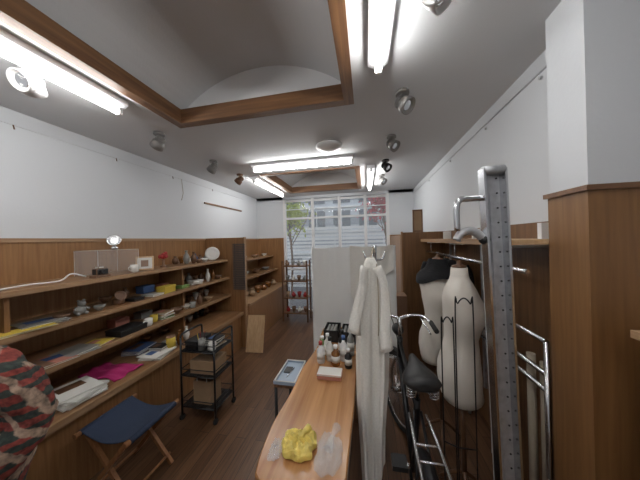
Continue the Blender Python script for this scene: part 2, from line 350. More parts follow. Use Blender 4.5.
b.done('acrylic_case')
yy=(y0+y1)/2
b=B(); b.prof((-2.3,yy+.03,z1+.001),(0,0,1),[(0,.025),(.02,.03),(.03,.012),(.06,.012)],CHR); b.prof((-2.3,yy+.03,z1+.085),(.6,-.6,.35),[(-.03,.015),(-.02,.03),(0,.046),(.01,.055),(.012,.046),(0,.03)],CHR); b.done('desk_spotlight')
b=B(); y=yat(97,-2.18); b.box(-2.19,-2.12,y-.055,y+.055,Z1+.001,Z1+.02,CERB,bev=.003); b.box(-2.185,-2.135,y-.04,y+.05,Z1+.02,Z1+.075,BLKP,bev=.006); b.prof((-2.135,y,Z1+.047),(1,0,0),[(0,.022),(.02,.022),(.03,.018)],BLKP); b.box(-2.18,-2.14,y-.02,y+.02,Z1+.075,Z1+.09,CER,bev=.003); b.done('toy_camera')
b=B(); y=yat(144,-2.2); M=Matrix.Translation((-2.2,y,Z1+.003))@Matrix.Rotation(.75,4,'Z')@Matrix.Rotation(-.2,4,'X')
b.box(-.075,.075,0,.012,0,.14,LIGHTW,M=M,bev=.002).box(-.06,.06,-.002,0,.015,.125,PAPER,M=M).box(-.03,.03,-.003,-.002,.035,.1,CERB,M=M); b.box(-.01,.01,.012,.06,0,.004,LIGHTW,M=M).done('picture_frame')
b=B(); y=yat(163,-2.25); b.prof((-2.25,y,Z1+.001),(0,0,1),[(0,.035),(.01,.035),(.02,.012),(.1,.01)],CERB); b.sph((-2.25,y,Z1+.125),.035,RED,sy=.8); b.sph((-2.24,y+.02,Z1+.155),.02,RED)
for a in range(5): b.sph((-2.25+.035*math.cos(a*1.25),y+.035*math.sin(a*1.25),Z1+.12),.016,RED,sz=1.4,n=10)
b.done('red_flower_ornament')
cup(-2.18,yat(134,-2.18),Z1,CER,'mug'); vase(-2.25,yat(186,-2.25),Z1,.17,.04,CERG); vase(-2.18,yat(192,-2.2),Z1,.15,.035,DARKW)
def plate_up(x,y,z,r,m):
    b=B(); d=Vector((.6,-.75,.25)).normalized(); c=Vector((x,y,z+r*.97))
    b.prof(c,d,[(0,r*.5),(.004,r*.55),(.012,r*.75),(.018,r),(.021,r),(.015,r*.72),(.008,r*.5)],m,28)
    b.tube([(x+.04,y-.06,z+.004),(x-.02,y+.0,z+.006),(x-.05,y+.05,z+.07)],.003,DARKW,smooth=3); b.tube([(x+.04,y-.02,z+.004),(x-.05,y+.04,z+.004)],.003,DARKW); b.done('display_plate')
plate_up(-2.25,yat(212,-2.25),Z1,.1,CER)
for u,m in((198,CERB),(204,CER)): bowl(-2.17,yat(u,-2.17),Z1,.05,.05,m)
# second shelf
books(-2.2,yat(12,-2.2),Z2,2,.24,.3,[YEL],'yellow_envelopes',.006); books(-2.22,yat(38,-2.22),Z2,3,.2,.22,[CERG,KRAFT,CERG],'magazine_stack',.006)
b=B(); y=yat(78,-2.18); b.sph((-2.18,y,Z2+.035),.035,CERG,sz=1,sy=1.1); b.sph((-2.175,y+.01,Z2+.085),.025,CERG)
for s_ in(-1,1): b.sph((-2.18,y+.01+s_*.017,Z2+.108),.009,CERG,n=10); b.sph((-2.15,y+s_*.025,Z2+.014),.013,CERG,n=10); b.tube([(-2.18,y+s_*.025,Z2+.06),(-2.15,y+s_*.045,Z2+.04)],.009,CERG)
b.done('bear_figurine')
b=B(); y=yat(117,-2.2); b.prof((-2.2,y,Z2+.001),(0,0,1),[(0,.04),(.01,.045),(.05,.045),(.055,.02)],DARKW); b.prof((-2.2,y,Z2+.06),(.8,-.2,.5),[(0,.02),(.03,.035),(.045,.045),(.046,.04),(.03,.03)],CERB); b.done('incense_burner')
cbox(-2.18,yat(133,-2.18),Z2,.12,.1,.03,BLKP,'black_case'); cbox(-2.18,yat(150,-2.2),Z2,.14,.13,.02,CER,'paper_box'); 
cbox(-2.16,yat(165,-2.16),Z2,.1,.16,.075,YEL,'yellow_tin_box',.1); cbox(-2.17,yat(181,-2.17),Z2,.1,.12,.035,GRN,'green_box')
books(-2.2,yat(194,-2.2),Z2,3,.12,.15,[BLU,RED,PAPER]); vase(-2.15,yat(205,-2.18),Z2,.17,.03,CER); vase(-2.2,yat(212,-2.2),Z2,.14,.03,AMB); bowl(-2.15,yat(217,-2.16),Z2,.05,.05,CERB)
bowl(-2.2,yat(60,-2.2),Z2,.035,.05,CERB,'small_dish'); bowl(-2.16,yat(98,-2.16),Z2,.04,.04,CERG,'small_dish')
# third shelf
books(-2.17,yat(20,-2.17),Z3,2,.2,.2,[CERB,DARKW,KRAFT],'magazine_stack',.007); books(-2.16,yat(48,-2.16),Z3,2,.2,.2,[SAL,KRAFT,CERB],'magazine_stack',.006)
books(-2.16,yat(74,-2.16),Z3,2,.2,.2,[CERG,SAL,KRAFT],'magazine_stack',.006); books(-2.17,yat(94,-2.17),Z3,2,.16,.14,[YEL,KRAFT,RED],'magazine_stack',.006)
cbox(-2.16,yat(125,-2.16),Z3,.17,.24,.05,BLKP,'black_box'); cup(-2.1,yat(144,-2.13),Z3,CER); cup(-2.15,yat(152,-2.15),Z3,YEL,'yellow_cup'); books(-2.16,yat(163,-2.15),Z3,4,.14,.14,[PAPER,KRAFT,GRN])
bowl(-2.14,yat(175,-2.14),Z3,.06,.06,CERB); bowl(-2.17,yat(184,-2.17),Z3,.05,.055,CER); cup(-2.12,yat(191,-2.12),Z3,CERG); vase(-2.15,yat(198,-2.15),Z3,.14,.035,CERB); bowl(-2.15,yat(207,-2.15),Z3,.05,.06,KRAFT)
# counter
books(-2.03,1.24,Z4,6,.25,.24,[PAPER,CER,PAPER],'paper_stack',.009); books(-2.2,.96,Z4,3,.26,.2,[PAPER,KRAFT,SAL],'magazine_stack',.008)
b=B()
def pk(u,v): return Vector((-2.3+.36*u+.01*math.sin(9*v), 1.42+.24*v-.02*math.sin(6*u), Z4+.014+.008*math.sin(11*u+3*v)+.006*math.sin(17*v)))
b.grid(pk,14,14,PINK); b.done('magenta_cloth',.008)
books(-2.0,1.86,Z4,3,.2,.24,[GRN,PAPER,PAPER],'magazine_stack',.008); books(-2.25,1.9,Z4,4,.18,.22,[PAPER,BLU,SAL],'magazine_stack',.01)
cbox(-2.03,2.06,Z4,.14,.1,.05,CERG,'storage_box'); books(-2.03,yat(153,-2.03)+.04,Z4,4,.14,.11,[CERB,BLKP,KRAFT]); b=B(); b.prof((-1.96,yat(164,-1.96)+.05,Z4+.001),(0,0,1),[(0,.04),(.13,.04),(.135,.035)],CERB,22); b.prof((-1.96,yat(164,-1.96)+.05,Z4+.02),(0,0,1),[(0,.041),(.1,.041)],YEL,22); b.done('tin_can')
vase(-1.95,yat(175,-1.95)+.03,Z4,.15,.035,AMB,'glass_jar'); vase(-1.98,yat(184,-1.98),Z4,.14,.035,CER)
cols=[CERB,CERG,KRAFT,DARKW,AMB,BLU,CERB,BLKP,CER,SAL,CERG]
def upright(x,y,z,n):
    b=B(); yy=y
    for i in range(n):
        w=random.uniform(.01,.025); h=random.uniform(.1,.15); c=random.choice(cols); b.box(x-.06,x+.06,yy,yy+w-.001,z+.001,z+h,c); b.box(x-.055,x+.059,yy+.002,yy+w-.003,z+.004,z+h+.0005,PAPER); yy+=w
    b.done('book_row')
for z,lo in((Z2,1.65),(Z3,1.75),(Z4,2.05)):
    y=lo
    while y<2.3:
        k=random.random(); xx=-2.4
        if k<.2: upright(xx,y,z,5); y+=.15
        elif k<.45: vase(xx,y+.04,z,random.uniform(.08,.13),.035,random.choice(cols)); y+=.12
        elif k<.75: cbox(xx,y+.07,z,.1,.13,random.uniform(.04,.08),random.choice(cols),'small_box'); y+=.17
        else: bowl(xx,y+.06,z,.05,.05,random.choice(cols)); y+=.14
        y+=random.uniform(.02,.12)
for i,y in enumerate((2.5,2.6,2.72,2.84,2.95,3.06)):
    for z in(Z1,Z2,Z3,Z4):
        random.choice([vase,bowl])(-2.38,y,z,random.uniform(.07,.13),.04,random.choice(cols))
for i in range(6):
    y=3.5+i*.24; bowl(-2.25+.08*(i%2),y,.98,.06,.07+.01*(i%2),random.choice([CERB,CER,DARKW,CERG]))
    bowl(-2.3+.08*(i%2),y+.05,1.28,.05,.06,random.choice([CERB,CER,CERG])); (vase if i%2 else bowl)(-2.0,y,.65,.12,.07,random.choice([KRAFT,CERB,AMB]),'woven_basket')
# ---------------------------------------------------------------- folding stool
b=B(); X0,X1,Y0,Y1,ZS=-1.8,-1.42,1.12,1.45,.42
for y in(Y0,Y1):
    o=.012 if y==Y0 else -.012
    b.box(-.012,.012,-.011,.011,0,math.hypot(.36,ZS),STOOLW,M=Matrix.Translation((X0+.01,y,0))@Matrix.Rotation(math.atan2(.36,ZS),4,'Y'))
    b.box(-.012,.012,-.011,.011,0,math.hypot(.36,ZS),STOOLW,M=Matrix.Translation((X1-.01,y+o*2,0))@Matrix.Rotation(-math.atan2(.36,ZS),4,'Y'))
for x in(X0,X1): b.cyl((x,Y0-.03,ZS),(x,Y1+.03,ZS),.016,STOOLW); b.cyl((x+(.05 if x==X0 else -.05),Y0,.05),(x+(.05 if x==X0 else -.05),Y1,.05),.009,STOOLW)
def seat(u,v): 
    return Vector((X0+(X1-X0)*u, Y0-.0+(Y1-Y0)*v, ZS+.017-.05*math.sin(math.pi*u)))
b.grid(seat,16,4,NAVY); 
b.grid(lambda u,v: Vector((X0+(X1-X0)*u, Y0+(Y1-Y0)*v, ZS+.012-.05*math.sin(math.pi*u))),16,4,NAVY)
for x,s_ in((X0,-1),(X1,1)): b.tube([(x+.001*s_,Y0,ZS),(x+.001*s_,Y1,ZS)],.0185,NAVY,n=12)
b.done('folding_stool')
# ---------------------------------------------------------------- trolley
b=B(); x0,x1,y0,y1=-1.68,-1.34,1.8,2.08; zt=.74
for x in(x0,x1):
    for y in(y0,y1): b.cyl((x,y,.05),(x,y,zt),.009,BLK); b.cyl((x-.01,y,.025),(x+.01,y,.025),.025,RUB); b.cyl((x,y,.025),(x,y,.05),.006,CHR)
for z in(.12,.40,.62):
    for e in((x0,x1,y0,y0),(x0,x1,y1,y1),(x0,x0,y0,y1),(x1,x1,y0,y1)):
        b.cyl((e[0],e[2],z),(e[1],e[3],z),.006,BLK); b.cyl((e[0],e[2],z+.06),(e[1],e[3],z+.06),.004,BLK)
    for i in range(1,9):
        x=x0+(x1-x0)*i/9; b.cyl((x,y0,z),(x,y1,z),.003,BLK,n=6)
    b.box(x0,x1,y0,y1,z-.002,z+.001,BLK)
for x in (x0,x1): b.tube([(x,y0,zt),(x,y0+.03,zt+.03),(x,y1-.03,zt+.03),(x,y1,zt)],.009,BLK,smooth=4)
b.done('utility_cart')
cbox(-1.5,1.94,.402,.24,.2,.12,KRAFT,'cardboard_box'); 
b=B(); b.box(-1.6,-1.42,1.85,2.0,.122,.33,KRAFT).box(-1.59,-1.43,1.86,1.99,.33,.332,DARKW); b.tube([(-1.56,1.85,.33),(-1.55,1.85,.37),(-1.47,1.85,.37),(-1.46,1.85,.33)],.003,PAPER,smooth=4); b.done('paper_bag')
cbox(-1.6,1.93,.622,.12,.2,.08,BLKP,'black_case'); books(-1.45,1.98,.622,4,.12,.14,[KRAFT,BLKP,CERG]); cup(-1.4,1.86,.622,CER,'mug')
b=B(); b.prof((-1.5,1.85,.623),(0,0,1),[(0,.03),(.1,.032),(.1,.028)],CERG); 
for a in range(5): b.cyl((-1.5+.012*math.cos(a*1.3),1.85+.012*math.sin(a*1.3),.63),(-1.5+.035*math.cos(a*1.3),1.85+.035*math.sin(a*1.3),.78),.003,random.choice([BLKP,YEL,WP,RED]),n=6)
b.done('pen_cup')
# ---------------------------------------------------------------- live edge table
b=B(); ZT=.72; TY0=.765
def edgeL(y): return -.445+.018*math.sin(4*y)+.008*math.sin(11*y)
def edgeR(y): return -.088+.005*math.sin(5*y+1)
ys=[TY0+i*(2.3-TY0)/36 for i in range(37)]
def outline(z,ins):
    L=[];R=[]
    for y in ys:
        k=max(0,1-(y-TY0)/.06); k2=max(0,1-(2.3-y)/.06); w=.045*k*k+.05*k2*k2
        L.append(Vector((edgeL(y)+w+ins,y,z))); R.append(Vector((edgeR(y)-w-ins,y,z)))
    return L+R[::-1]
b.loft([outline(ZT-.05,.012),outline(ZT-.035,0),outline(ZT-.006,0),outline(ZT,.006)],TABLE,smooth=False)
for y in(1.1,2.05):
    b.box(-.36,-.3,y-.03,y+.03,.03,ZT-.05,DARKW).box(-.18,-.12,y-.03,y+.03,.03,ZT-.05,DARKW).box(-.38,-.1,y-.035,y+.035,0,.04,DARKW)
b.box(-.26,-.22,1.1,2.05,.2,.26,DARKW); b.done('live_edge_table')
def bottle(x,y,h,r,m,cap):
    b=B(); b.prof((x,y,ZT+.001),(0,0,1),[(0,r*.9),(.01,r),(h*.62,r),(h*.74,r*.45),(h*.85,r*.4)],m,18); b.prof((x,y,ZT+.001),(0,0,1),[(h*.84,r*.5),(h,r*.5)],cap,14); b.prof((x,y,ZT),(0,0,1),[(h*.2,r*1.02),(h*.5,r*1.02)],PAPER,18); b.done('bottle')
bottle(-.34,1.62,.15,.028,WP,RED); bottle(-.28,1.66,.17,.026,CER,BLKP); bottle(-.23,1.6,.14,.03,AMB,WP); bottle(-.18,1.67,.18,.027,WP,BLU); bottle(-.14,1.58,.13,.025,BLKP,WP); bottle(-.31,1.74,.16,.028,CER,WP); bottle(-.2,1.76,.19,.03,BLKP,BLKP); bottle(-.36,1.78,.12,.03,GRN,WP); bottle(-.135,1.76,.2,.028,CERG,WP)
cbox(-.25,1.46,ZT,.15,.09,.035,SAL,'tissue_box',lid=PAPER)
b=B()
for x0,y0 in((-.38,1.95),(-.23,1.93)):
    b.box(x0,x0+.13,y0,y0+.2,ZT+.001,ZT+.006,BLKP)
    for a in((x0,x0+.004,y0,y0+.2),(x0+.126,x0+.13,y0,y0+.2),(x0,x0+.13,y0,y0+.004),(x0,x0+.13,y0+.196,y0+.2)): b.box(*a,ZT+.001,ZT+.1,BLKP)
    for i in range(3): b.box(x0+.02+i*.03,x0+.04+i*.03,y0+.02,y0+.18,ZT+.006,ZT+.09,random.choice([CERG,CERG,CERB]))
b.done('storage_tray')
def bag(c,rx,ry,h,m,name,seed,neck=None):
    st=random.getstate(); random.seed(seed); b=B(); n=36; ph=[random.uniform(0,6) for _ in range(8)]
    rings=[]; K=12
    for j in range(K+1):
        t=j/K; R=[]
        rad=[.85,1,1.02,.98,.9,.82,.72,.6,.48,.36,.24,.12,.03][j]; zz=[0,.15,.4,.62,.78,.88,.95,1,.98,.95,1.0,1.05,1.05][j]
        for i in range(n):
            a=2*math.pi*i/n; sq=1/max(abs(math.cos(a)),abs(math.sin(a)))**.6
            k=sq*(1+.07*math.sin(3*a+ph[0])+.06*math.sin(8*a+ph[1]+5*t)+.03*random.uniform(-1,1))
            dz=h*(.22*math.sin(5*a+ph[2]+9*t)+.14*math.sin(9*a+ph[3]-12*t)+.12*random.uniform(-1,1))*(t>0.1)*t**.3*(1-t*.4)
            R.append(Vector((c[0]+rx*rad*k*math.cos(a),c[1]+ry*rad*k*math.sin(a),max(c[2]+.002,c[2]+.002+h*zz+dz))))
        rings.append(R)
    b.loft(rings,m,smooth=False)
    if neck:
        n0=Vector(neck); p=Vector((c[0],c[1],c[2]+h*.8)); b.tube([p,p.lerp(n0,.5)+Vector((0,0,.012)),n0],[.02,.009,.02],m,n=9)
    b.done(name); random.setstate(st)
bag((-.30,.93,ZT),.07,.06,.045,YFILM,'yellow_plastic_bag',2,(-.27,.985,ZT+.045)); bag((-.17,.91,ZT),.05,.08,.045,PLAS,'clear_plastic_bag',3,(-.15,1.02,ZT+.04))
bag((-.39,.90,ZT),.025,.045,.025,PLAS,'clear_plastic_bag',8)
# side stand with tray
b=B(); b.box(-.62,-.48,1.42,1.72,.64,.655,DARKW)
for x in(-.61,-.49):
    for y in(1.43,1.71): b.cyl((x,y,0),(x,y,.64),.01,BLK)
b.box(-.61,-.49,1.43,1.71,.2,.21,DARKW)
b.done('side_stand')
b=B(); b.box(-.62,-.48,1.43,1.7,.656,.661,TRAYB,bev=.001)
b.tube([(-.62,1.43,.675),(-.48,1.43,.675),(-.48,1.7,.675),(-.62,1.7,.675)],.006,PAPER,closed=True)
for a in((-.625,-.618,1.43,1.7),(-.482,-.475,1.43,1.7),(-.625,-.475,1.425,1.432),(-.625,-.475,1.698,1.705)): b.box(*a,.656,.675,TRAYB)
b.cyl((-.56,1.5,.662),(-.54,1.62,.664),.004,CHR); b.box(-.6,-.55,1.55,1.62,.662,.67,BLKP); b.done('serving_tray')
# ---------------------------------------------------------------- apron on coat stand
b=B(); px,py=.045,1.36
b.cyl((px,py,.03),(px,py,1.56),.013,CHR); b.prof((px,py,0),(0,0,1),[(0,.12),(.012,.12),(.025,.03),(.04,.018)],BLK,28)
for a in(-1.57,.5,2.6): b.tube([(px,py,1.48),(px+.05*math.cos(a),py+.05*math.sin(a),1.48),(px+.075*math.cos(a),py+.075*math.sin(a),1.53)],.006,CHR,smooth=4)
b.done('coat_stand')
b=B(); rings=[]; n=72
for j in range(48):
    t=j/47; z=1.50-1.2*t
    w=.02+.056*min(1,(t/.2))**.7+.012*math.sin(math.pi*min(1,t*1.2))
    if t>.6: w-=.016*(t-.6)/.4
    dp=.012+.014*t; R=[]
    for i in range(n):
        a=2*math.pi*i/n; u=math.cos(a); g=min(1,t*3)
        fold=(.012*math.sin(6*u+1.3*t+.5)+.006*math.sin(13*u+3*t)+.004*math.sin(23*u+2))*g
        R.append(Vector((.012+w*u+.008*math.sin(4*t+1)+.006*t, 1.25+dp*math.sin(a)*(.4+.6*abs(math.sin(a)))+fold, z+(.06*u*t*t)+.03*max(0,u)*t-.02*math.sin(5*u)*t)))
    rings.append(R)
b.loft(rings,CLOTH)
for s_,L,ox in((-1,.34,-.0),(1,.42,.0)):
    rr=[]
    for j in range(16):
        t=j/15; c=Vector((.02+s_*(.03+.05*t**.6)+.01*math.sin(5*t),1.215-.012*t+.01*math.sin(4*t),1.455-L*t))
        rr.append([c+Vector(((.018+.012*t)*math.cos(a)*(1+.15*math.sin(3*a+6*t)),(.012+.006*t)*math.sin(a),.01*math.cos(a)*s_)) for a in[2*math.pi*i/20 for i in range(20)]])
    b.loft(rr,CLOTH)
b.tube([(.02,1.25,1.48),(.035,1.26,1.55),(.045,1.29,1.52)],.005,BEI,smooth=4)
b.tube([(.05,1.22,1.47),(.055,1.21,1.3),(.05,1.215,1.1)],.003,BEI,smooth=4)
b.done('hanging_apron')
# ---------------------------------------------------------------- fabric screen
b=B()
for x in(-.62,.30): b.cyl((x,2.62,0),(x,2.62,1.52),.012,WP); b.box(x-.02,x+.02,2.48,2.76,0,.02,WP)
b.cyl((-.62,2.62,1.5),(.30,2.62,1.5),.01,WP)
def cur(y0,off,zb):
    return lambda u,v: Vector((-.62+.92*u, y0+.010*math.sin(13*u+3*v+off)*(.3+v)+.012*math.sin(5*u+4*v)+.004*math.sin(37*u), 1.515-.012*abs(math.sin(9*u))-(1.515-zb)*v))
b.grid(cur(2.595,0,.3),70,24,SCR)
b.grid(lambda u,v: Vector((-.18+.46*u, 2.55+.02*math.sin(14*u+3*v)*(.4+v), 1.53-.02*math.sin(3.1*u)*1-(.45+.2*math.sin(4*u+.5))*v)),30,12,CLOTH)
b.done('fabric_screen')
# ---------------------------------------------------------------- back rack
b=B(); x0,x1,y0,y1=-1.65,-1.15,4.35,4.6
for x in(x0,x1):
    for y in(y0,y1): b.box(x-.015,x+.015,y-.015,y+.015,0,1.2,DARKW)
for z in(.15,.45,.78,1.08): b.box(x0,x1,y0,y1,z,z+.02,BEAMX)
b.done('wooden_rack')
for z in(.17,.47,.8,1.1):
    for i in range(4): (vase if (i+int(z*10))%2 else bowl)(-1.58+i*.12,4.45,z,.1,.045,random.choice([CER,CERB,CERG,RED,KRAFT]))
# ---------------------------------------------------------------- right partitions
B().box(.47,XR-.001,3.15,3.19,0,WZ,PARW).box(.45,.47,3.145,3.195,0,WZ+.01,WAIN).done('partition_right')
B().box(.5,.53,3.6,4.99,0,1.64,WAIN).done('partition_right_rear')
b=B()
for a in((.60,.72,3.155,3.18,WZ+.001,WZ+.02),(.60,.72,3.155,3.18,WZ+.27,WZ+.29),(.60,.615,3.155,3.18,WZ,WZ+.29),(.705,.72,3.155,3.18,WZ,WZ+.29)): b.box(*a,BEAM)
b.box(.615,.705,3.165,3.17,WZ+.02,WZ+.27,KRAFT); b.done('wooden_frame')
b=B(); b.box(.70,XR-.001,1.29,3.14,1.55,1.575,LIGHTW).box(.685,.70,1.29,3.14,1.545,1.58,EDGE)
for y in(1.42,2.2,2.95):
    b.box(.9,XR-.001,y-.015,y+.015,1.575,1.66,WP); b.box(.72,XR-.001,y-.008,y+.008,1.53,1.55,WP); b.box(XR-.02,XR-.001,y-.012,y+.012,.3,1.55,STEEL); b.cyl((.76,y,1.55),(.76,y,1.42),.006,CHR)
b.cyl((.76,1.28,1.42),(.76,3.14,1.42),.0125,CHR); b.done('wall_shelf_with_rail')
b=B()
for y in(1.36,1.46): b.cyl((.87,y,0),(.87,y,.95),.02,BEI)
for y in(1.9,2.3): b.cyl((.88,y,0),(.88,y,1.05),.014,STEEL)
for z in(.84,.92,1.08): b.cyl((.84,1.3,z),(.84,2.4,z),.012,CHR)
for y in(1.3,2.4): b.cyl((.84,y,.0),(.84,y,1.08),.012,CHR)
b.done('pipe_rack')
# tall steel post rack
b=B(); p0=Vector((.60,1.17,0)); p1=Vector((.535,1.13,1.885))
d=(p1-p0).normalized(); L=(p1-p0).length
xa=Vector((C,S,0)); xa=(xa-d*xa.dot(d)).normalized(); ya=d.cross(xa); M=Matrix(((xa.x,ya.x,d.x,p0.x),(xa.y,ya.y,d.y,p0.y),(xa.z,ya.z,d.z,p0.z),(0,0,0,1)))
b.box(-.05,.05,0,.006,0,L,STEEL,M=M); b.box(-.05,-.04,-.035,0,0,L,CHR,M=M); b.box(.04,.05,-.035,0,0,L,CHR,M=M)
b.cyl(M@Vector((-.045,-.018,L-.005)),M@Vector((.045,-.018,L-.005)),.02,STEEL); b.box(-.008,.008,-.004,0,.1,L-.1,STEEL,M=M)
for i in range(28):
    q=M@Vector((-.024,-.003,.12+i*.064)); b.cyl(q,q-ya*.003,.004,BLKP,n=10)
    q=M@Vector((.024,-.003,.12+i*.064)); b.cyl(q,q-ya*.003,.004,BLKP,n=10)
b.box(-.1,.1,-.1,.1,0,.025,BLK,M=Matrix.Translation((p0.x,p0.y,0)))
q=lambda z:M@Vector((-.045,-.01,z))
A=q(L-.12); b.tube([A,A+Vector((-.05,0,.0)),A+Vector((-.09,-.01,-.005)),A+Vector((-.105,-.01,-.04)),A+Vector((-.105,-.01,-.14))],.013,CHR,smooth=5)
A=q(L-.30); b.tube([A,A+Vector((-.02,0,.02)),A+Vector((-.05,0,.04)),A+Vector((-.09,0,.03)),A+Vector((-.11,0,-.0))],.018,STEEL,smooth=5); b.sph(A,.022,BLKP)
b.done('steel_post_stand')
# ---------------------------------------------------------------- mannequins
def mann(x,y,zt,rot,dress):
    b=B(); pr=[(0,.045,.045,0),(.05,.05,.05,0),(.07,.06,.055,0),(.10,.12,.07,0),(.13,.165,.085,0),(.18,.18,.1,.005),(.24,.17,.115,.02),(.29,.165,.12,.025),(.36,.14,.1,.01),(.43,.12,.09,0),(.50,.135,.1,-.005),(.58,.165,.115,-.015),(.66,.175,.12,-.015),(.74,.165,.115,-.01),(.78,.16,.11,0)]
    R=Matrix.Rotation(rot,4,'Z'); rings=[]
    for z,rx,ry,oy in pr:
        rings.append([Vector((x,y,zt-z))+R@Vector((rx*.92*math.cos(t),-oy+ry*math.sin(t),0)) for t in[2*math.pi*i/28 for i in range(28)]])
    b.loft(rings,MANN)
    b.prof((x,y,zt-.001),(0,0,1),[(0,.04),(.012,.04),(.02,.012),(.035,.014),(.045,.004)],DARKW)
    b.cyl((x,y,.1),(x,y,zt-.77),.014,DARKW)
    for a in(0.3,2.4,4.5): b.tube([(x,y,.16),(x+.07*math.cos(a),y+.07*math.sin(a),.1),(x+.15*math.cos(a),y+.15*math.sin(a),.012)],.012,DARKW,smooth=4)
    if dress:
        rr=[]
        for z,rx,ry,oy in[(-.01,.07,.065,0),(.03,.075,.07,0),(.07,.1,.08,0),(.10,.15,.1,0),(.13,.185,.115,0),(.15,.19,.12,0)]:
            rr.append([Vector((x,y,zt-z))+R@Vector((rx*(1+.05*math.sin(5*t+z*30))*math.cos(t),-oy+ry*(1+.08*math.sin(3*t))*math.sin(t),.02*math.sin(3*t+1)*(z/.15))) for t in[2*math.pi*i/36 for i in range(36)]])
        b.loft(rr,BLKC,cap=False)
    b.done('dress_form')
mann(.555,1.55,1.41,1.1,False); mann(.55,1.96,1.42,.5,True)
# dark jackets hanging on the rail
for y0,Lg in((2.32,.55),(2.48,.62),(2.7,.5)):
    b=B(); rings=[]
    for j in range(16):
        t=j/15; z=1.385-Lg*t; w=.03+.12*min(1,t*6)**.6; th_=.025+.02*min(1,t*5)
        rings.append([Vector((.76+w*math.cos(a),y0+th_*math.sin(a)*(1+.2*math.sin(5*a+3*t))+.006*math.sin(7*math.cos(a)),z-.01*math.sin(4*a)*t)) for a in[2*math.pi*i/32 for i in range(32)]])
    b.loft(rings,BLKC)
    for s_ in(-1,1): b.tube([(.76+s_*.12,y0,1.33),(.76+s_*.155,y0-.01,1.2),(.76+s_*.15,y0-.015,1.385-Lg*.85)],[.03,.032,.033,.033,.034,.034,.033,.032,.03],BLKC,n=12,smooth=4)
    b.tube([(.76,y0,1.37),(.76,y0,1.405),(.775,y0,1.425),(.76,y0,1.437),(.745,y0,1.425)],.003,CHR,smooth=4); b.done('black_jacket')
# black wire stand: two thin hoops
b=B()
for xx,y,zt,wd in((.445,1.31,1.28,.085),(.385,1.34,1.17,.06)):
    b.tube([(xx,y,0.01),(xx,y,zt-.1),(xx+wd*.15,y,zt-.03),(xx+wd*.5,y,zt),(xx+wd*.85,y,zt-.03),(xx+wd,y,zt-.1),(xx+wd,y,.01)],.0035,BLK,smooth=5)
b.tube([(.385,1.34,.01),(.445,1.31,.01),(.53,1.31,.01)],.0045,BLK); b.tube([(.385,1.34,.5),(.445,1.31,.5),(.53,1.31,.5)],.0035,BLK)
b.done('wire_display_stand')
